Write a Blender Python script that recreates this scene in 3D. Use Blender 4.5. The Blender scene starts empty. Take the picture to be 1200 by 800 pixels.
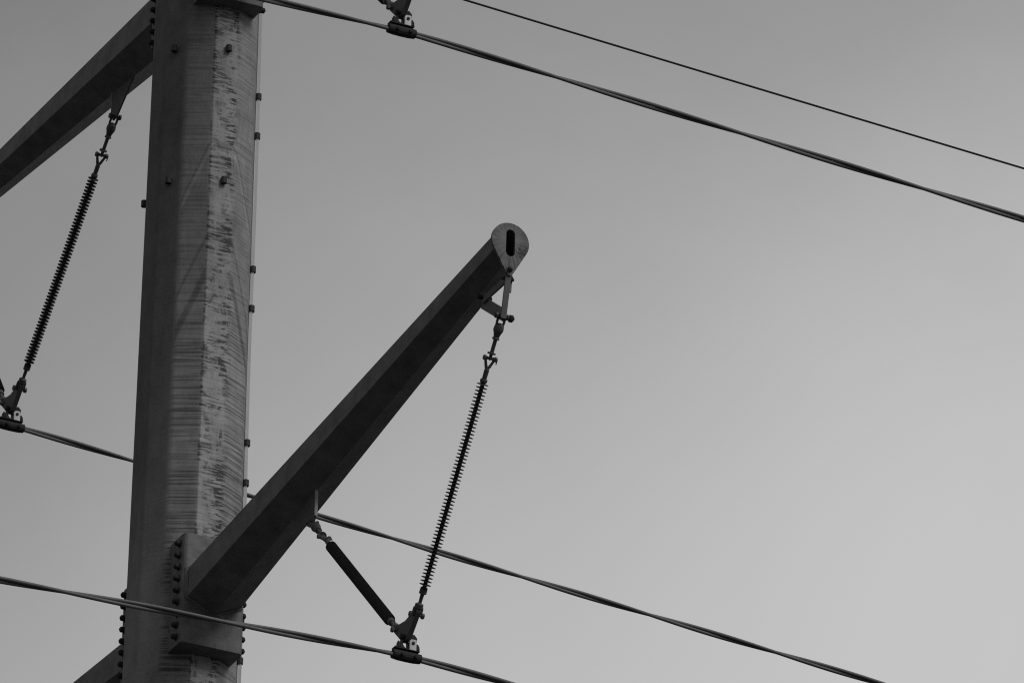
import bpy, bmesh, math, random
from mathutils import Vector, Matrix
random.seed(7)
R = math.radians
sc = bpy.context.scene
C = sc.collection
GZ = 1.6                                   # eye height: measured heights below are above the eye

# ------------------------------------------------------------------ materials
def new_mat(name):
    m = bpy.data.materials.new(name); m.use_nodes = True
    return m, m.node_tree, m.node_tree.nodes['Principled BSDF']

def N(nt, kind, **kw):
    n = nt.nodes.new(kind)
    for k, v in kw.items():
        setattr(n, k, v)
    return n

def math_n(nt, op, a, b=None, c=None):
    n = N(nt, 'ShaderNodeMath', operation=op)
    for i, v in enumerate((a, b, c)):
        if v is None: continue
        if isinstance(v, (int, float)): n.inputs[i].default_value = v
        else: nt.links.new(v, n.inputs[i])
    return n.outputs[0]

def ramp(nt, fac, stops, interp='LINEAR'):
    n = N(nt, 'ShaderNodeValToRGB'); cr = n.color_ramp; cr.interpolation = interp
    while len(cr.elements) < len(stops): cr.elements.new(0.5)
    for e, (p, v) in zip(cr.elements, stops):
        e.position = p; e.color = (v, v, v, 1)
    nt.links.new(fac, n.inputs[0])
    return n.outputs[0]

def noise(nt, vec, scale, detail=4, rough=0.55, dist=0.0):
    n = N(nt, 'ShaderNodeTexNoise')
    n.inputs['Scale'].default_value = scale; n.inputs['Detail'].default_value = detail
    n.inputs['Roughness'].default_value = rough; n.inputs['Distortion'].default_value = dist
    nt.links.new(vec, n.inputs['Vector'])
    return n.outputs['Fac']

def mapping(nt, vec, scale):
    n = N(nt, 'ShaderNodeMapping'); n.inputs['Scale'].default_value = scale
    nt.links.new(vec, n.inputs['Vector'])
    return n.outputs[0]

def grey_metal(name, lo, hi, rough=0.6, metal=0.25, scale=9, bump=0.15, spec=0.3):
    m, nt, b = new_mat(name)
    tc = N(nt, 'ShaderNodeTexCoord').outputs['Object']
    f1 = noise(nt, tc, scale, 6, 0.62)
    f2 = noise(nt, tc, scale * 9, 3, 0.6)
    f = math_n(nt, 'ADD', math_n(nt, 'MULTIPLY', f1, 0.7), math_n(nt, 'MULTIPLY', f2, 0.3))
    nt.links.new(ramp(nt, f, [(0.3, lo), (0.7, hi)]), b.inputs['Base Color'])
    nt.links.new(ramp(nt, f2, [(0.3, rough - .1), (0.7, rough + .1)]), b.inputs['Roughness'])
    b.inputs['Metallic'].default_value = metal
    b.inputs['Specular IOR Level'].default_value = spec
    bp = N(nt, 'ShaderNodeBump'); bp.inputs['Strength'].default_value = bump; bp.inputs['Distance'].default_value = 0.004
    nt.links.new(f2, bp.inputs['Height']); nt.links.new(bp.outputs[0], b.inputs['Normal'])
    return m

M_arm = grey_metal('weathered_arm_steel', .12, .29, .65, .15, 6, .3)
M_box = grey_metal('galvanized_box_steel', .11, .27, .65, .15, 11, .35)
M_bolt = grey_metal('dark_bolt_steel', .03, .06, .8, .1, 30)
M_fit = grey_metal('forged_fitting', .10, .17, .6, .35, 30)
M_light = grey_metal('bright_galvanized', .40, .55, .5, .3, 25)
M_rail = grey_metal('bright_aluminium_strap', .78, .88, .5, .1, 6)
M_strap = grey_metal('strap_steel', .13, .20, .55, .3, 20)
M_rubber = grey_metal('dark_polymer', .045, .07, .75, 0, 30, .05, .25)
M_alu = grey_metal('weathered_aluminium', .16, .25, .65, .2, 6)
M_lug = grey_metal('lug_plate_steel', .11, .16, .65, .2, 9)
M_sock = grey_metal('socket_steel', .04, .08, .6, .3, 30)
M_concrete = grey_metal('footing_concrete', .25, .35, .9, 0, 5)

def shaft_material():
    """Hot dip galvanized shaft: fine zinc runs round the shaft, dip tide marks that cut it at a slant."""
    m, nt, b = new_mat('galvanized_shaft_steel')
    tc = N(nt, 'ShaderNodeTexCoord').outputs['Object']
    sp = N(nt, 'ShaderNodeSeparateXYZ'); nt.links.new(tc, sp.inputs[0])
    x, y, z = sp.outputs
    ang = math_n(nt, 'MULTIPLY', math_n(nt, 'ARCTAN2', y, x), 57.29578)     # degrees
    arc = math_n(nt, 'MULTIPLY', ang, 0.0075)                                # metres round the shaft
    cv = N(nt, 'ShaderNodeCombineXYZ'); nt.links.new(arc, cv.inputs[0]); nt.links.new(z, cv.inputs[2])
    sv = cv.outputs[0]
    # fine runs
    fine = noise(nt, mapping(nt, sv, (.8, 1, 32)), 1.0, 3, .6, .15)
    fine2 = noise(nt, mapping(nt, sv, (1.3, 1, 60)), 1.0, 2, .5, .15)
    drip = noise(nt, mapping(nt, sv, (6.5, 1, 50)), 1.0, 4, .65, .6)
    clump = noise(nt, mapping(nt, sv, (7.0, 1, 3.2)), 1.0, 4, .65, .6)
    mott = noise(nt, mapping(nt, tc, (1, 1, .55)), 9.0, 6, .68)
    big = noise(nt, mapping(nt, tc, (1.6, 1.6, .7)), 1.0, 4, .6)
    dust = noise(nt, tc, 70.0, 3, .6)
    def band(c0, c1, w):        # 1 between the two angles, soft edges
        a1 = N(nt, 'ShaderNodeMapRange', interpolation_type='SMOOTHSTEP'); nt.links.new(ang, a1.inputs[0])
        a1.inputs[1].default_value = c0 - w; a1.inputs[2].default_value = c0 + w
        a2 = N(nt, 'ShaderNodeMapRange', interpolation_type='SMOOTHSTEP'); nt.links.new(ang, a2.inputs[0])
        a2.inputs[1].default_value = c1 - w; a2.inputs[2].default_value = c1 + w
        a2.inputs[3].default_value = 1; a2.inputs[4].default_value = 0
        return math_n(nt, 'MULTIPLY', a1.outputs[0], a2.outputs[0])
    pale = band(-12.5, 110, .6)        # the side with the lighter base colour
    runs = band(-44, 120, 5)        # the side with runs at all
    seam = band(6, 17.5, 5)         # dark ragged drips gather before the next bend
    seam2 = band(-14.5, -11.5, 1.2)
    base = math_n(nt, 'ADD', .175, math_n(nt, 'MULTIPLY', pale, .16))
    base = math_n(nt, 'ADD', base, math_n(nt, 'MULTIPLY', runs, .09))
    # slanted dip marks: planes z = c + 5.27 x
    q = math_n(nt, 'SUBTRACT', z, math_n(nt, 'MULTIPLY', x, 5.27))
    q = math_n(nt, 'ADD', q, math_n(nt, 'MULTIPLY', math_n(nt, 'SUBTRACT', mott, .5), .05))
    def line(c, w):
        d = math_n(nt, 'ABSOLUTE', math_n(nt, 'SUBTRACT', q, c))
        r = N(nt, 'ShaderNodeMapRange', interpolation_type='SMOOTHSTEP'); nt.links.new(d, r.inputs[0])
        r.inputs[1].default_value = w * .3; r.inputs[2].default_value = w
        r.inputs[3].default_value = 1; r.inputs[4].default_value = 0
        return r.outputs[0]
    lr = N(nt, 'ShaderNodeMapRange', interpolation_type='SMOOTHSTEP'); nt.links.new(q, lr.inputs[0])
    lr.inputs[1].default_value = DIP_B - .25; lr.inputs[2].default_value = DIP_B + .05; lr.inputs[3].default_value = 1.0; lr.inputs[4].default_value = .45
    lowrun = lr.outputs[0]
    base = math_n(nt, 'MULTIPLY', base, math_n(nt, 'ADD', .80, math_n(nt, 'MULTIPLY', lowrun, .20)))
    lw = N(nt, 'ShaderNodeMapRange', interpolation_type='SMOOTHSTEP'); nt.links.new(math_n(nt, 'ADD', z, math_n(nt, 'MULTIPLY', mott, .5)), lw.inputs[0])
    lw.inputs[1].default_value = 32.4 + GZ; lw.inputs[2].default_value = 34.0 + GZ; lw.inputs[3].default_value = .10; lw.inputs[4].default_value = 0
    base = math_n(nt, 'ADD', base, math_n(nt, 'MULTIPLY', lw.outputs[0], math_n(nt, 'SUBTRACT', 1.0, runs)))
    # runs darken
    fl = ramp(nt, fine, [(.46, 0), (.56, 1)])
    fl2 = ramp(nt, fine2, [(.50, 0), (.58, 1)])
    k = math_n(nt, 'MULTIPLY', math_n(nt, 'ADD', math_n(nt, 'MULTIPLY', fl, .20), math_n(nt, 'MULTIPLY', fl2, .46)), runs)
    k = math_n(nt, 'MULTIPLY', k, lowrun)
    calm = band(-12.5, 14, 1.5)     # the flat between two bends is smoother with separate dark drips
    k = math_n(nt, 'MULTIPLY', k, math_n(nt, 'SUBTRACT', 1.0, math_n(nt, 'MULTIPLY', calm, .68)))
    dl = math_n(nt, 'MULTIPLY', ramp(nt, drip, [(.48, 0), (.53, 1)]), ramp(nt, clump, [(.42, 0), (.54, 1)]))
    where = math_n(nt, 'ADD', math_n(nt, 'MULTIPLY', calm, .55), math_n(nt, 'ADD', math_n(nt, 'MULTIPLY', seam, .55), math_n(nt, 'MULTIPLY', seam2, .6)))
    k = math_n(nt, 'ADD', k, math_n(nt, 'MULTIPLY', math_n(nt, 'MULTIPLY', dl, where), 1.1))
    marks = math_n(nt, 'ADD', math_n(nt, 'MULTIPLY', line(DIP_A, .045), .26), math_n(nt, 'MULTIPLY', line(DIP_B, .10), math_n(nt, 'SUBTRACT', .34, math_n(nt, 'MULTIPLY', calm, .22))))
    marks = math_n(nt, 'ADD', marks, math_n(nt, 'MULTIPLY', line(DIP_A + .82, .03), .22))
    marks = math_n(nt, 'SUBTRACT', marks, math_n(nt, 'MULTIPLY', line(DIP_A + .75, .03), .22))
    marks = math_n(nt, 'MULTIPLY', marks, runs)
    k = math_n(nt, 'ADD', k, marks)
    col = math_n(nt, 'MULTIPLY', base, math_n(nt, 'SUBTRACT', 1.0, math_n(nt, 'MINIMUM', k, .8)))
    mm = math_n(nt, 'ADD', .62, math_n(nt, 'ADD', math_n(nt, 'MULTIPLY', ramp(nt, mott, [(.34, 0), (.66, 1)]), .34), math_n(nt, 'ADD', math_n(nt, 'MULTIPLY', ramp(nt, big, [(.34, 0), (.66, 1)]), .26), math_n(nt, 'MULTIPLY', ramp(nt, dust, [(.35, 0), (.65, 1)]), .14))))
    col = math_n(nt, 'MULTIPLY', col, mm)
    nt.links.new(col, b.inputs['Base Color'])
    b.inputs['Roughness'].default_value = .68; b.inputs['Metallic'].default_value = .1
    b.inputs['Specular IOR Level'].default_value = .25
    bp = N(nt, 'ShaderNodeBump'); bp.inputs['Strength'].default_value = .35; bp.inputs['Distance'].default_value = .006
    nt.links.new(math_n(nt, 'ADD', math_n(nt, 'MULTIPLY', fine2, .7), math_n(nt, 'MULTIPLY', dust, .4)), bp.inputs['Height'])
    nt.links.new(bp.outputs[0], b.inputs['Normal'])
    return m

DIP_A = 33.305 + GZ
DIP_B = 32.976 + GZ
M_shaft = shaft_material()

def end_plate_material():
    m, nt, b = new_mat('flame_cut_end_plate_steel')
    tc = N(nt, 'ShaderNodeTexCoord').outputs['Object']
    sp = N(nt, 'ShaderNodeSeparateXYZ'); nt.links.new(tc, sp.inputs[0])
    x, y, z = sp.outputs
    ang = math_n(nt, 'ARCTAN2', z, y)
    rad = math_n(nt, 'SQRT', math_n(nt, 'ADD', math_n(nt, 'MULTIPLY', y, y), math_n(nt, 'MULTIPLY', z, z)))
    cv = N(nt, 'ShaderNodeCombineXYZ'); nt.links.new(ang, cv.inputs[0]); nt.links.new(rad, cv.inputs[1])
    ray = noise(nt, mapping(nt, cv.outputs[0], (9, 7, 1)), 1.0, 4, .6, .3)
    rim = N(nt, 'ShaderNodeMapRange'); nt.links.new(rad, rim.inputs[0])
    rim.inputs[1].default_value = .05; rim.inputs[2].default_value = .13
    k = math_n(nt, 'MULTIPLY', ramp(nt, ray, [(.4, 0), (.62, 1)]), math_n(nt, 'MULTIPLY', rim.outputs[0], .62))
    # dark smudges of the casting mark on the lower right
    d = N(nt, 'ShaderNodeVectorMath', operation='DISTANCE'); nt.links.new(tc, d.inputs[0]); d.inputs[1].default_value = (0, .088, -.055)
    spot = N(nt, 'ShaderNodeMapRange', interpolation_type='SMOOTHSTEP'); nt.links.new(d.outputs['Value'], spot.inputs[0])
    spot.inputs[1].default_value = .03; spot.inputs[2].default_value = .075; spot.inputs[3].default_value = 1; spot.inputs[4].default_value = 0
    sm = ramp(nt, noise(nt, tc, 40, 3, .6, 1.5), [(.46, 0), (.54, 1)])
    k = math_n(nt, 'ADD', k, math_n(nt, 'MULTIPLY', math_n(nt, 'MULTIPLY', spot.outputs[0], sm), .75))
    mo = noise(nt, tc, 18, 5, .6)
    col = math_n(nt, 'MULTIPLY', math_n(nt, 'MULTIPLY', .20, math_n(nt, 'SUBTRACT', 1.0, math_n(nt, 'MINIMUM', k, .9))), math_n(nt, 'ADD', .6, math_n(nt, 'MULTIPLY', mo, .8)))
    nt.links.new(col, b.inputs['Base Color'])
    b.inputs['Roughness'].default_value = .6; b.inputs['Metallic'].default_value = .15; b.inputs['Specular IOR Level'].default_value = .3
    return m
M_end = end_plate_material()

def grass_material():
    m, nt, b = new_mat('dry_grass_ground')
    tc = N(nt, 'ShaderNodeTexCoord').outputs['Object']
    f = math_n(nt, 'ADD', math_n(nt, 'MULTIPLY', noise(nt, tc, .08, 6, .6), .6), math_n(nt, 'MULTIPLY', noise(nt, tc, 6, 5, .7), .4))
    nt.links.new(ramp(nt, f, [(.3, .042), (.7, .090)]), b.inputs['Base Color'])
    b.inputs['Roughness'].default_value = .95; b.inputs['Specular IOR Level'].default_value = .1
    return m
M_grass = grass_material()

# ------------------------------------------------------------------ mesh helpers
def link(name, bm, mat, parent=None, loc=None, smooth=False, bevel=0, seg=2):
    bmesh.ops.recalc_face_normals(bm, faces=bm.faces)
    me = bpy.data.meshes.new(name); bm.to_mesh(me); bm.free()
    me.materials.append(mat)
    o = bpy.data.objects.new(name, me); C.objects.link(o)
    if parent: o.parent = parent
    if loc is not None: o.location = loc
    if smooth:
        for p in me.polygons: p.use_smooth = True
    if bevel:
        md = o.modifiers.new('Bevel', 'BEVEL'); md.width = bevel; md.segments = seg; md.limit_method = 'ANGLE'; md.angle_limit = R(28)
    return o

def empty(name, loc=(0, 0, 0), parent=None):
    o = bpy.data.objects.new(name, None); C.objects.link(o); o.location = loc
    o.empty_display_size = .2
    if parent: o.parent = parent
    return o

def tag(o, label, cat, group=None):
    o['label'] = label; o['category'] = cat
    if group: o['group'] = group
    return o

def loft(bm, rings, cap0=True, cap1=True):
    vs = [[bm.verts.new(p) for p in r] for r in rings]
    n = len(vs[0])
    for a, b in zip(vs, vs[1:]):
        for i in range(n):
            bm.faces.new((a[i], a[(i + 1) % n], b[(i + 1) % n], b[i]))
    if cap0: bm.faces.new(vs[0][::-1])
    if cap1: bm.faces.new(vs[-1])

def frame(d):
    d = Vector(d).normalized()
    h = Vector((0, 1, 0)) if abs(d.y) < .9 else Vector((1, 0, 0))
    e1 = d.cross(h).normalized(); e2 = d.cross(e1).normalized()
    return d, e1, e2

def tube(bm, pts, r, n=8, cap=True):
    pts = [Vector(p) for p in pts]
    rs = r if isinstance(r, (list, tuple)) else [r] * len(pts)
    rings = []; e1 = None
    for i, p in enumerate(pts):
        d = (pts[min(i + 1, len(pts) - 1)] - pts[max(i - 1, 0)]).normalized()
        if e1 is None: _, e1, e2 = frame(d)
        else:
            e1 = (e1 - d * e1.dot(d)).normalized()
        e2 = d.cross(e1)
        rings.append([p + rs[i] * (math.cos(2 * math.pi * k / n) * e1 + math.sin(2 * math.pi * k / n) * e2) for k in range(n)])
    loft(bm, rings, cap, cap)

def cyl(bm, p0, p1, r, n=12, r1=None):
    tube(bm, [p0, p1], [r, r if r1 is None else r1], n)

def lathe(bm, prof, n=16):       # prof: (radius, z) down the axis
    loft(bm, [[Vector((r * math.cos(2 * math.pi * k / n), r * math.sin(2 * math.pi * k / n), z)) for k in range(n)] for r, z in prof])

def box(bm, c, s):
    c = Vector(c); x, y, z = (v / 2 for v in s)
    loft(bm, [[c + Vector((sx * x, sy * y, dz)) for sx, sy in ((-1, -1), (1, -1), (1, 1), (-1, 1))] for dz in (-z, z)])

def prism(bm, poly, axis, a0, a1):   # poly of 2-d points extruded along axis 'x','y','z'
    def P(q, h):
        return {'x': (h, q[0], q[1]), 'y': (q[0], h, q[1]), 'z': (q[0], q[1], h)}[axis]
    loft(bm, [[Vector(P(q, h)) for q in poly] for h in (a0, a1)])

def bar(bm, p0, p1, w, t):     # flat bar in the x-z plane, width w in the plane, thickness t along y
    p0, p1 = Vector(p0), Vector(p1); d = (p1 - p0).normalized(); n = Vector((-d.z, 0, d.x))
    loft(bm, [[p + n * sw * w / 2 + Vector((0, sy * t / 2, 0)) for sw, sy in ((-1, -1), (1, -1), (1, 1), (-1, 1))] for p in (p0, p1)])

def hexbolt(bm, p, d, r=.022, h=.026):
    """washer, hexagonal head and a thread stub, standing on p along d"""
    p = Vector(p); d, e1, e2 = frame(d)
    tube(bm, [p, p + d * .006, p + d * .006, p + d * (.006 + h * .8), p + d * (.006 + h), p + d * (.006 + h), p + d * (.012 + h)],
         [r * 1.3, r * 1.3, r, r, r * .85, r * .55, r * .5], 12)

# ------------------------------------------------------------------ setting: ground
bm = bmesh.new()
G = 48; S = 3000
for i in range(G + 1):
    for j in range(G + 1):
        fx = (i / G * 2 - 1); fy = (j / G * 2 - 1)
        X = math.copysign(abs(fx) ** 2.2, fx) * S; Y = math.copysign(abs(fy) ** 2.2, fy) * S
        d = math.hypot(X, Y)
        Z = 0 if d < 90 else min(1, (d - 90) / 400) * 4 * (math.sin(X * .004) * math.cos(Y * .0033) - .6)
        bm.verts.new((X, Y, Z))
bm.verts.ensure_lookup_table()
for i in range(G):
    for j in range(G):
        a = i * (G + 1) + j
        bm.faces.new([bm.verts[k] for k in (a, a + G + 1, a + G + 2, a + 1)])
g = link('ground', bm, M_grass, smooth=True); g['kind'] = 'structure'

# ------------------------------------------------------------------ the pole
pole = empty('transmission_pole', (0, 0, 0))
tag(pole, 'tall grey many-sided galvanized steel pole with upswept hexagonal side arms and rows of bolts', 'utility pole')
def rad(z): return (.4324 - .00505 * (z - GZ - 30.443)) * 1.012      # corner radius at a height
ROT = 2.0
TOPZ = 39.7 + GZ
bm = bmesh.new()
zs = [.25, 12, 24, 30, 33, 36, 39, TOPZ]
loft(bm, [[Vector((rad(z) * math.cos(R(15 + 30 * k + ROT)), rad(z) * math.sin(R(15 + 30 * k + ROT)), z)) for k in range(12)] for z in zs])
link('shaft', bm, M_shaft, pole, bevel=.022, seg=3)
bm = bmesh.new(); lathe(bm, [(.95, .20), (.95, .25), (.9, .25)], 36)
bp = link('base_plate', bm, M_box, pole, bevel=.01)
for k in range(16):
    bm = bmesh.new(); hexbolt(bm, (.8 * math.cos(k * math.pi / 8), .8 * math.sin(k * math.pi / 8), .25), (0, 0, 1), .04, .05)
    link('anchor_bolt', bm, M_bolt, bp)
bm = bmesh.new(); lathe(bm, [(1.15, -.4), (1.15, .17), (1.12, .20)], 36)
link('footing', bm, M_concrete, pole)
bm = bmesh.new(); lathe(bm, [(rad(TOPZ) * 1.05, TOPZ), (rad(TOPZ) * 1.05, TOPZ + .03), (.05, TOPZ + .08)], 12)
link('pole_cap', bm, M_box, pole)

# step sockets welded to the flats
def apo(z): return rad(z) * math.cos(R(15))
LUGS = {-2: [37.016, 35.889], 0: [37.016, 35.889], -4: [35.883], 2: [36.792, 36.456, 35.325, 34.995, 33.876, 33.545, 32.43, 32.09]}
for f, hs in LUGS.items():
    an = R(30 * f + ROT)
    for h in hs:
        z = h + GZ
        bm = bmesh.new()
        cx, cy = (apo(z) + .022) * math.cos(an), (apo(z) + .022) * math.sin(an)
        n = 12; ro, ri, hh = .023, .016, .025
        ring = lambda r, zz: [Vector((r * math.cos(2 * math.pi * k / n), r * math.sin(2 * math.pi * k / n), zz)) for k in range(n)]
        loft(bm, [ring(ri, -hh + .002), ring(ri, -hh), ring(ro, -hh), ring(ro, hh), ring(ri, hh), ring(ri, -hh + .004)], True, True)
        o = link('step_socket', bm, M_sock, pole, (cx, cy, z), bevel=.003, seg=1)
# flat earthing strap up the side of the shaft, with the clips that hold it
an = R(62)
def strap_c(z): return (rad(z) + .004) * math.cos(an), (rad(z) + .004) * math.sin(an)
bm = bmesh.new()
tang = Vector((-math.sin(an), math.cos(an), 0)); nor = Vector((math.cos(an), math.sin(an), 0))
rings = []
zz = .3
while zz < TOPZ - .3:
    c = Vector((*strap_c(zz), zz)) + nor * (.004 + .004 * math.sin(zz * 1.7))
    rings.append([c + tang * a_ + nor * b_ for a_, b_ in ((-.011, -.014), (.011, -.014), (.011, .009), (-.011, .009))])
    zz += .4
loft(bm, rings)
strap = link('earthing_strap', bm, M_rail, pole)

# ------------------------------------------------------------------ mounting boxes and arms
def hexring(u, w, zc):
    return [Vector((u, a * w, zc + b * w)) for a, b in ((-1, -.53), (-1, .53), (0, 1.02), (1, .53), (1, -.53), (0, -1.02))]

def mounting_box(rot, zb, zt, front, boltu, cut=0):
    """steel channel wrapped on the pole: front plate, two sides with rounded corners; bolts through the sides"""
    w, t, rc = .25, .018, .04
    back = .335 if zb < 36 + GZ else .31
    outer = [(back, -w)] + [(front - rc + rc * math.sin(a), -w + rc - rc * math.cos(a)) for a in [i * math.pi / 10 for i in range(6)]]
    outer += [(front - rc + rc * math.cos(a), w - rc + rc * math.sin(a)) for a in [i * math.pi / 10 for i in range(6)]] + [(back, w)]
    inner = [(back, w - t)] + [(front - t - .02, w - t), (front - t, w - t - .02)] + [(front - t, -w + t + .02), (front - t - .02, -w + t)] + [(back, -w + t)]
    bm = bmesh.new(); prism(bm, outer, 'z', zb + cut, zt)
    o = link('mounting_box', bm, M_box, pole, bevel=.004); o.rotation_euler.z = rot
    for p in o.data.polygons: p.use_smooth = False
    for s in (-1, 1):
        for k in range(9):
            z = zb + .065 + k * (zt - zb - .13) / 8
            bm = bmesh.new()
            hexbolt(bm, (0, 0, 0), (0, s, 0), .023, .032)
            b = link('bolt', bm, M_bolt, o, (boltu, s * w, z), bevel=.003, seg=1)
    return o

def arm(rot, u0, z0, u1, z1, w0, w1, lugu, lugz):
    bm = bmesh.new()
    K = 8
    rings = []
    for i in range(K + 1):
        t = i / K
        u = u0 + (u1 - u0) * t
        rings.append(hexring(u, w0 + (w1 - w0) * t, z0 + (z1 - z0) * t))
    # wall thickness at the open tip
    rings.append(hexring(u1, w1 - .007, z1)); rings.append(hexring(u1 - 1.2, w1 + .003, z1 - (z1 - z0) / (u1 - u0) * 1.2))
    loft(bm, rings, True, True)
    o = link('side_arm', bm, M_arm, pole, bevel=.012, seg=2); o.rotation_euler.z = rot
    bm = bmesh.new()
    hx = hexring(u0 + .004, w0 + .004, z0)
    wr = []
    for q0, q1 in zip(hx, hx[1:] + hx[:1]):
        wr += [q0.lerp(q1, t / 4) for t in range(4)]
    nn = len(wr); ctr = Vector((u0, 0, z0))
    loft(bm, [[q + (q - ctr).normalized() * a * (1 + .2 * math.sin(i * 2.3)) + Vector((b, 0, 0)) for i, q in enumerate(wr)] for a, b in ((.016, -.006), (.012, .006), (-.002, .018))], False, False)
    link('weld_bead', bm, M_box, o, smooth=True)
    # end plate: a teardrop with a long slot, square to the arm
    R0, cz, tip = .142, 0.0, -.238
    phi = math.asin((R0 - .027) / abs(tip))
    outl = []
    a0, a1 = -phi, math.pi + phi
    for i in range(29):
        a = a0 + (a1 - a0) * i / 28
        outl.append((R0 * math.cos(a), R0 * math.sin(a)))
    for i in range(9):
        a = math.pi + phi + (math.pi - 2 * phi) * i / 8
        outl.append((.027 * math.cos(a), tip + .027 * math.sin(a)))
    dense = []
    for i in range(len(outl)):
        q0, q1 = outl[i], outl[(i + 1) % len(outl)]
        m = max(1, int(math.hypot(q1[0] - q0[0], q1[1] - q0[1]) / .012))
        dense += [(q0[0] + (q1[0] - q0[0]) * t / m, q0[1] + (q1[1] - q0[1]) * t / m) for t in range(m)]
    outl = dense
    sw, s0, s1 = .034, -.082, .058
    slot = []
    n = len(outl)
    for q in outl:                      # one slot point for every outline point, same direction
        a = math.atan2(q[1], q[0])
        L = 1e9
        cx, sx = math.cos(a), math.sin(a)
        for st in range(400):
            rr = st * .0004
            px, pz = rr * cx, rr * sx
            zc_ = min(max(pz, s0), s1)
            if math.hypot(px, pz - zc_) >= sw: L = rr; break
        slot.append((L * cx, L * sx))
    bm = bmesh.new()
    h0, h1 = 0, .022
    ring = lambda pts, h: [Vector((h, q[0], q[1])) for q in pts]
    rs = [ring(slot, h0), ring(outl, h0), ring(outl, h1), ring(slot, h1), ring(slot, h0)]
    vs = [[bm.verts.new(p) for p in r] for r in rs[:4]]
    vs.append(vs[0])
    for a, b in zip(vs, vs[1:]):
        for i in range(n): bm.faces.new((a[i], a[(i + 1) % n], b[(i + 1) % n], b[i]))
    e = link('end_plate', bm, M_end, o, (u1 + .001, 0, z1 + .008))
    bm = bmesh.new(); hexbolt(bm, (0, 0, 0), (1, 0, 0), .020, .024)
    link('bolt', bm, M_fit, e, (.022, 0, -.215))
    # hanger: a triangle of flat bars below the tip
    P1 = Vector((u1 + .002, 0, z1 - .235)); P2 = Vector((u1 - .40, 0, z1 - .25)); P3 = Vector((u1 - .085, 0, z1 - .525))
    bm = bmesh.new()
    bar(bm, P2 + Vector((-.03, .012, -.012)), P3 + Vector((.015, .012, 0)), .085, .016)
    bar(bm, P2 + Vector((0, -.006, -.01)), P1 + Vector((-.03, -.006, -.035)), .055, .016)
    hb = link('hanger_bracket', bm, M_arm, o, bevel=.003, seg=1)
    def strap(p0, p1, y, wy, t):
        p0, p1 = Vector(p0), Vector(p1); d = (p1 - p0).normalized(); n = Vector((-d.z, 0, d.x))
        bm = bmesh.new()
        loft(bm, [[p + n * b * t / 2 + Vector((0, y + a * wy / 2, 0)) for a, b in ((-1, -1), (1, -1), (1, 1), (-1, 1))] for p in (p0, p1)])
        return bm
    link('hanger_strap', strap(P1 + Vector((.006, 0, .0)), P3 + Vector((.022, 0, -.03)), -.002, .044, .012), M_strap, hb, bevel=.003, seg=1)
    link('hanger_strap', strap(P1 + Vector((-.03, 0, .01)), P1 + Vector((-.045, 0, -.12)), .026, .034, .014), M_arm, hb, bevel=.003, seg=1)
    for p, y0, y1, r in ((P1 + Vector((-.02, 0, -.03)), -.04, .05, .014), (P3 + Vector((0, 0, -.005)), -.055, .09, .017), (P2 + Vector((0, 0, .012)), -.05, .06, .018)):
        bm = bmesh.new(); tube(bm, [p + Vector((0, y, 0)) for y in (y0, y1 - .035, y1 - .034, y1 - .012, y1 - .011, y1)], [r, r, r * 1.6, r * 1.6, r * .8, r * .7], 8)
        link('hanger_pin', bm, M_bolt, hb)
    # lug plate for the inner insulator, standing in the arm's own plane
    bm = bmesh.new()
    t = (lugu - u0) / (u1 - u0); wl = w0 + (w1 - w0) * t; za = z0 + (z1 - z0) * t - wl * 1.0
    sl = (z1 - z0 - 1.02 * (w1 - w0)) / (u1 - u0)
    prism(bm, [(lugu - .34, za + .03 - .34 * sl), (lugu + .06, za + .05), (lugu + .06, lugz + .03), (lugu + .035, lugz - .025), (lugu - .035, lugz - .025), (lugu - .34, za - .34 * sl - .015)], 'y', -.007, .007)
    lp = link('lug_plate', bm, M_lug, o, bevel=.002, seg=1)
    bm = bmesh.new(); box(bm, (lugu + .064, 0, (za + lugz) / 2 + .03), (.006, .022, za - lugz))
    link('lit_edge_strip', bm, M_light, lp)  # thin bright strip added so the lug's outer edge looks lit
    return o

ARMS = []
Z1, Z2 = 31.957 + GZ, 37.335 + GZ
for rot in (0, math.pi):
    mounting_box(rot, Z1, Z1 + .885, .575, .495)
    mounting_box(rot, Z2, Z2 + .885, .515, .425, .042)
arm(0, .576, 32.435 + GZ, 5.58, 32.957 + GZ, .215, .111, 2.325, 32.215 + GZ)
arm(math.pi, .576, 32.335 + GZ, 5.58, 32.84 + GZ, .215, .107, 2.325, 32.10 + GZ)
arm(math.pi, .516, 37.775 + GZ, 5.10, 38.15 + GZ, .212, .107, 1.755, 37.47 + GZ)
arm(0, .516, 37.775 + GZ, 5.10, 38.15 + GZ, .212, .107, 1.755, 37.47 + GZ)
# the small arm at the pole top that carries the shield wire
SHU, SHZ = -1.5, 39.24 + GZ
bm = bmesh.new()
loft(bm, [hexring(u, w, z) for u, w, z in ((-.37, .09, SHZ + .12), (-1.56, .05, SHZ + .24))])
sa = link('shield_wire_arm', bm, M_arm, pole, bevel=.006)
bm = bmesh.new()
tube(bm, [(SHU, 0, SHZ + .2), (SHU, 0, SHZ + .03)], .014); cyl(bm, (SHU, -.07, SHZ), (SHU, .07, SHZ), .028)
link('hanger_clamp', bm, M_fit, sa)

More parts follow.
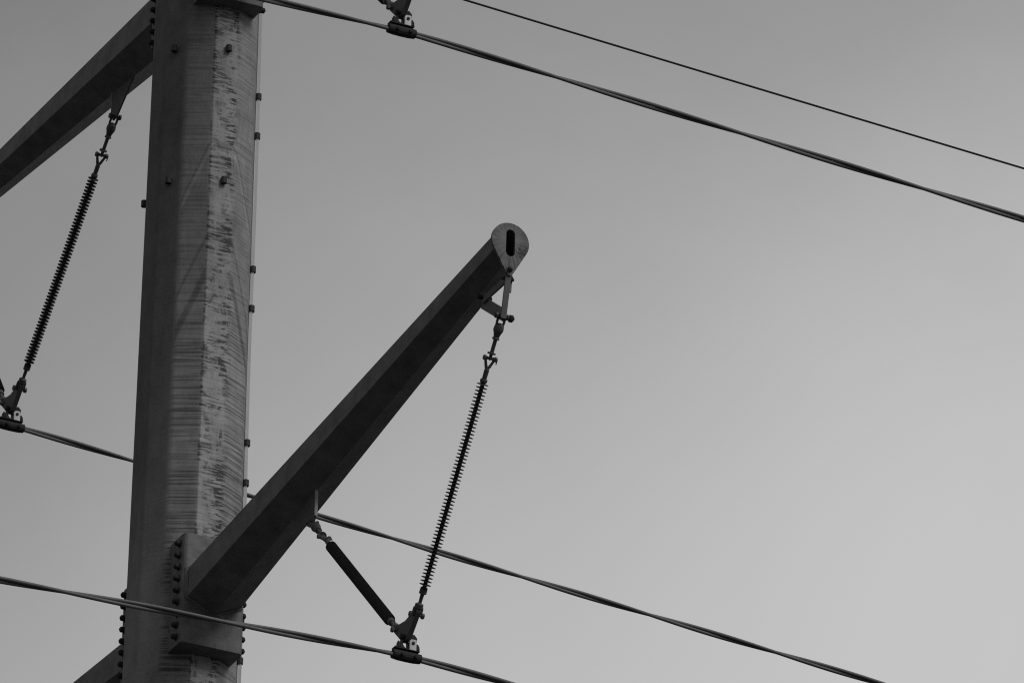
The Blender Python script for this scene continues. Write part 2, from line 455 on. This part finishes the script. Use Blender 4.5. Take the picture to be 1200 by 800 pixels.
# ------------------------------------------------------------------ insulator strings
LREF = 2.14
def make_string():
    root = empty('suspension_insulator')
    L = LREF
    # shackle on the lug with its pin
    bm = bmesh.new()
    pts = [Vector((.026 * math.cos(a), 0, -.045 - .035 * math.sin(a))) for a in [math.pi * i / 8 for i in range(9)]]
    pts = [Vector((.026, 0, .012))] + pts + [Vector((-.026, 0, .012))]
    tube(bm, [Vector((0, p.x, p.z)) for p in pts], .010, 8)
    cyl(bm, (0, -.050, 0), (0, .050, 0), .012); cyl(bm, (0, -.049, 0), (0, -.034, 0), .021, 6); cyl(bm, (0, .034, 0), (0, .047, 0), .021, 6)
    link('shackle', bm, M_fit, root, bevel=0)
    # socket and rod
    bm = bmesh.new()
    lathe(bm, [(.010, -.050), (.032, -.066), (.036, -.085), (.036, -.105), (.028, -.122), (.020, -.150), (.026, -.158), (.026, -.168), (.014, -.172), (.014, -.262), (.030, -.264), (.030, -.274), (.012, -.277), (.012, -.312), (.004, -.320)], 12)
    link('ball_rod', bm, M_fit, root, smooth=False)
    # forked eye with cross bolt
    bm = bmesh.new()
    for s in (-1, 1):
        tube(bm, [(0, s * .026, -.294), (0, s * .029, -.325), (0, s * .009, -.375)], [.010, .010, .012], 8)
    cyl(bm, (0, -.052, -.306), (0, .055, -.306), .010); cyl(bm, (0, -.050, -.306), (0, -.034, -.306), .019, 6); cyl(bm, (0, .034, -.306), (0, .049, -.306), .019, 6)
    tube(bm, [(.01, .051, -.31), (.0, .054, -.34)], .004, 6)
    lathe(bm, [(.012, -.372), (.018, -.39), (.017, -.455), (.026, -.458), (.026, -.475), (.015, -.48)], 12)
    link('forked_eye', bm, M_fit, root)
    # rubber housing with its sheds, one lathe
    z0, z1, n = -.47, -1.985, 58
    prof = [(.008, z0), (.024, z0), (.024, z0 - .012)]
    p = (z0 - z1 - .03) / n
    for i in range(n):
        z = z0 - .018 - i * p
        r = .042
        prof += [(.0145, z), (r * .8, z - .0035), (r, z - .0055), (r, z - .0078), (r * .6, z - .0075), (.0150, z - .0085)]
    prof += [(.0165, z1 + .012), (.026, z1 + .010), (.026, z1 - .02), (.012, z1 - .02)]
    bm = bmesh.new(); lathe(bm, prof, 14)
    link('shed_housing', bm, M_rubber, root)
    # lower rod and clevis
    bm = bmesh.new()
    lathe(bm, [(.010, z1), (.027, z1 - .005), (.027, z1 - .035), (.014, z1 - .040), (.012, -L + .055), (.030, -L + .045), (.030, -L + .015), (.012, -L + .008)], 12)
    for s in (-1, 1):
        tube(bm, [(0, s * .018, -L + .035), (0, s * .030, -L + .012), (0, s * .030, -L - .045)], .010, 8)
    cyl(bm, (0, -.055, -L - .035), (0, .056, -L - .035), .011); cyl(bm, (0, -.055, -L - .035), (0, -.040, -L - .035), .021, 6)
    cyl(bm, (0, .038, -L - .035), (0, .056, -L - .035), .021, 6)
    link('lower_clevis', bm, M_fit, root)
    return root

def copy_tree(o, parent=None):
    c = o.copy(); C.objects.link(c)
    if parent: c.parent = parent
    for ch in list(o.children): copy_tree(ch, c)
    return c

proto = make_string()
used = [False]
def place_string(top, bot, label):
    o = proto if not used[0] else copy_tree(proto)
    used[0] = True
    tag(o, label, 'insulator', 'insulator strings of the V hangers')
    t = Vector((top[0], 0, top[1] + GZ)); b = Vector((bot[0], 0, bot[1] + GZ))
    d = (t - b)
    ang = math.atan2(d.x, d.z)                 # local -z points down the string
    o.location = t; o.rotation_euler = (0, ang, 0)
    o.scale = (1, 1, d.length / LREF)
    return o

# ------------------------------------------------------------------ yoke plates with conductor clamps
def make_clamp():
    root = empty('suspension_clamp')
    # boat-shaped body under the conductor
    bm = bmesh.new()
    rings = []
    for y, ry, rz, dz in ((-.110, .030, .026, .000), (-.106, .037, .034, 0), (-.06, .039, .038, -.002), (0, .039, .038, -.003), (.06, .039, .038, -.002), (.106, .037, .034, 0), (.110, .030, .026, .000)):
        rings.append([Vector((ry * math.cos(a), y, dz + rz * math.sin(a))) for a in [2 * math.pi * k / 14 for k in range(14)]])
    loft(bm, rings)
    link('clamp_body', bm, M_bolt, root, smooth=False)
    bm = bmesh.new()
    box(bm, (0, -.005, .046), (.060, .19, .014))
    for y in (-.07, .075):
        tube(bm, [(.018, y, .05), (.018, y, .075), (.018, y, .10)], [.017, .016, .005], 8)
    for y in (-.045, .055):
        cyl(bm, (.030, y, -.005), (.052, y, -.009), .014, 6)
    link('clamp_keeper', bm, M_bolt, root, bevel=.003, seg=1)
    for x in (-.028, .028):
        bm = bmesh.new(); box(bm, (x, .035, .083), (.012, .055, .085))
        st = link('hanger_strap', bm, M_light, root, bevel=.004, seg=2)
    bm = bmesh.new(); cyl(bm, (-.05, .035, .095), (.040, .035, .095), .012); tube(bm, [(.0, .045, .125), (.0, .05, .15), (.0, .052, .175)], [.03, .028, .008], 6)
    link('strap_bolt', bm, M_bolt, st)
    # curved link from the clamp to the yoke
    bm = bmesh.new()
    tube(bm, [(-.012, -.012, .05), (-.016, -.035, .09), (-.01, -.030, .13), (0, 0, .155), (0, .03, .145), (0, .035, .10)], .015, 8)
    link('yoke_link', bm, M_fit, root)
    # double yoke plate
    bm = bmesh.new()
    poly = [(-.035, .115), (.035, .115), (.075, .155), (.190, .262), (.197, .284), (.18, .302), (.158, .296), (0, .272), (-.158, .296), (-.18, .302), (-.197, .284), (-.190, .262), (-.075, .155)]
    prism(bm, poly, 'y', -.018, .018)
    yk = link('yoke_plate', bm, M_lug, root, bevel=.002, seg=1)
    bm = bmesh.new()
    cyl(bm, (0, -.05, .145), (0, .05, .145), .014); cyl(bm, (0, -.048, .145), (0, -.03, .145), .024, 6); cyl(bm, (0, .03, .145), (0, .046, .145), .024, 6)
    link('yoke_bolt', bm, M_bolt, yk)
    return root
YS, YH = .172, .283
CL = {'R1': (4.045, 30.436), 'L2': (-3.611, 35.620), 'R2': (3.629, 35.590)}
cp = make_clamp()
first = True
for k, lab in (('R1', 'small forged clamp under the yoke plate where both strings of the large right arm meet'),
               ('L2', 'small forged clamp holding the wire at the left edge of the picture'),
               ('R2', 'small forged clamp holding the upper wire at the top edge of the picture')):
    o = cp if first else copy_tree(cp); first = False
    tag(o, lab, 'wire clamp', 'conductor clamps with yoke plates')
    u, z = CL[k]; o.location = (u, 0, z + GZ)

def shorten(top, bot, e=.045):      # the clevis pin lies a little past the string's end
    return bot
for top, k, s, lab in (((5.495, 32.43), 'R1', 1, 'long ribbed black insulator hanging from the tip of the large right arm'),
                       ((2.325, 32.215), 'R1', -1, 'dark smooth-looking insulator slanting down from the middle of the large right arm'),
                       ((-1.755, 37.465), 'L2', 1, 'long ribbed black insulator hanging under the upper left arm beside the pole'),
                       ((-5.015, 37.625), 'L2', -1, 'insulator whose lower end just shows at the left edge beside the left clamp'),
                       ((1.755, 37.465), 'R2', -1, 'insulator end at the top edge slanting in from the left to the upper clamp'),
                       ((5.015, 37.625), 'R2', 1, 'insulator at the top edge rising to the right above the upper clamp')):
    u, z = CL[k]
    place_string(top, (u + s * YS, z + YH), lab)
bpy.context.view_layer.update()

# ------------------------------------------------------------------ wires
AL = 0.4316349
view_dir = Vector((-math.cos(AL), math.sin(AL), 0)) * .889 + Vector((0, 0, 1)) * .457       # from the camera to the pole, local axes
def conductor(key, sR, sL, kR, kL, half, vnode, label, r=.0138):
    u, z0 = CL[key]; z0 += GZ
    root = empty('power_line', (u, 0, z0))
    tag(root, label, 'wire', 'twisted pair conductors')
    for sgn in (0, 1):
        bm = bmesh.new(); pts = []
        t = -150.0
        while t <= 150.0:
            s, k = (sR, kR) if t >= 0 else (sL, kL)
            zz = s * (math.sqrt(t * t + .04) - .2) + k * t * t
            e1 = Vector((view_dir.x, 0, view_dir.z)).normalized(); e2 = Vector((e1.z, 0, -e1.x))
            ph = math.pi * (t - vnode) / half + sgn * math.pi
            pts.append(Vector((0, t, zz)) + r * .96 * (math.cos(ph) * e1 + math.sin(ph) * e2))
            t += .09 if abs(t) < 14 else .3
        tube(bm, pts, r, 8)
        link('strand', bm, M_alu, root, smooth=True)
    return root
# px per metre along the line: about 137 (1200 px picture)
conductor('R1', -.052, -.037, .0002, .0001, 1.18, -.20, 'twisted pair wire crossing in front of the pole low in the picture')
conductor('R2', -.058, -.012, .0001, .0001, 1.50, 1.22, 'thick twisted pair wire running from the top clamp to the right edge')
conductor('L2', -.071, -.05, .0001, .0001, 1.13, 1.02, 'twisted pair wire passing behind the pole from the left clamp to the lower right')
bm = bmesh.new(); pts = []
t = -150.0
while t <= 150.0:
    pts.append(Vector((0, t, -.056 * (math.sqrt(t * t + .04) - .2) + .0005 * t * t * .6)))
    t += .5
tube(bm, pts, .0085, 8)
o = link('shield_wire', bm, M_bolt, None, (SHU, 0, SHZ), smooth=True)
tag(o, 'thin single dark wire crossing the upper right corner above the thick twisted wire', 'wire')

# ------------------------------------------------------------------ camera
F, TH, RO = 12000.0, 0.4729046, -0.0253552
PX, PY = -2.3710951, 68.0
a_ = Vector((math.sin(AL), -math.cos(AL), 0)); l_ = Vector((math.cos(AL), math.sin(AL), 0)); zz = Vector((0, 0, 1))
def to_local(v): return Vector((v.dot(a_), v.dot(l_), v.z))
fw = to_local(Vector((0, math.cos(TH), math.sin(TH)))); up = to_local(Vector((0, -math.sin(TH), math.cos(TH)))); ri = to_local(Vector((1, 0, 0)))
c, s = math.cos(RO), math.sin(RO)
ri2 = c * ri - s * up; up2 = s * ri + c * up
cam = bpy.data.cameras.new('camera'); co = bpy.data.objects.new('camera', cam); C.objects.link(co)
co.matrix_world = Matrix.Translation(to_local(Vector((-PX, -PY, 0))) + Vector((0, 0, GZ))) @ Matrix((ri2, up2, -fw)).transposed().to_4x4()
cam.sensor_width = 36; cam.lens = F * 36 / 1200; cam.clip_start = 1; cam.clip_end = 8000
sc.camera = co

# ------------------------------------------------------------------ light: a bright overcast, soft sun from behind the camera on the right
SUN_AZ, SUN_EL = R(22), R(42)          # azimuth in the pole's axes
sd = Vector((math.cos(SUN_EL) * math.cos(SUN_AZ), math.cos(SUN_EL) * math.sin(SUN_AZ), math.sin(SUN_EL)))
sun = bpy.data.lights.new('sun', 'SUN'); sun.energy = .9; sun.angle = R(28); sun.color = (1, 1, 1)
so = bpy.data.objects.new('sun', sun); C.objects.link(so); so.rotation_euler = sd.to_track_quat('Z', 'Y').to_euler()

w = bpy.data.worlds.new('World'); sc.world = w; w.use_nodes = True
nt = w.node_tree
bg = nt.nodes['Background']; bg.inputs['Strength'].default_value = .1
sky = N(nt, 'ShaderNodeTexSky'); sky.sky_type = 'NISHITA'; sky.sun_disc = False
sky.sun_elevation = SUN_EL; sky.sun_rotation = math.pi / 2 - SUN_AZ; sky.dust_density = 3; sky.air_density = 1
bw = N(nt, 'ShaderNodeRGBToBW'); nt.links.new(sky.outputs[0], bw.inputs[0])
tc = N(nt, 'ShaderNodeTexCoord').outputs['Generated']
def cone(d, deg0, deg1):
    v = N(nt, 'ShaderNodeVectorMath', operation='DISTANCE'); nt.links.new(tc, v.inputs[0]); v.inputs[1].default_value = d
    r = N(nt, 'ShaderNodeMapRange', interpolation_type='SMOOTHSTEP'); nt.links.new(v.outputs['Value'], r.inputs[0])
    r.inputs[1].default_value = R(deg0); r.inputs[2].default_value = R(deg1); r.inputs[3].default_value = 1; r.inputs[4].default_value = 0
    return r.outputs[0]
def el_az(px, py):
    v = fw + ri2 * ((px - 600) / F) + up2 * ((400 - py) / F)
    return v.normalized()
SKY_B = 1.74
# cloud layer: broad soft noise plus the brighter break in the clouds low on the right
n1 = noise(nt, tc, 15.0, 5, .55, .4)
sx = N(nt, 'ShaderNodeSeparateXYZ'); nt.links.new(tc, sx.inputs[0])
side = math_n(nt, 'ADD', .92, math_n(nt, 'MULTIPLY', sx.outputs[1], .20))      # sky dimmed on the left, added to darken the faces turned that way
cl = math_n(nt, 'MULTIPLY', math_n(nt, 'ADD', SKY_B, math_n(nt, 'MULTIPLY', math_n(nt, 'SUBTRACT', n1, .5), 1.3)), side)
cl = math_n(nt, 'ADD', cl, math_n(nt, 'MULTIPLY', cone(el_az(1950, 2650), 7.64, 17.2), 3.75))
cl = math_n(nt, 'ADD', cl, math_n(nt, 'MULTIPLY', cone(el_az(1180, 520), .2, 2.6), .55))
tot = math_n(nt, 'ADD', math_n(nt, 'MULTIPLY', bw.outputs[0], .10), cl)
nt.links.new(tot, bg.inputs['Color'])

sc.view_settings.view_transform = 'Standard'; sc.view_settings.look = 'None'
sc.view_settings.gamma = 1; sc.view_settings.exposure = 0; sc.view_settings.use_curve_mapping = False
sc.render.engine = 'CYCLES'
sc.cycles.filter_width = 1.15; sc.cycles.max_bounces = 6; sc.cycles.use_denoising = False
sc.render.film_transparent = False
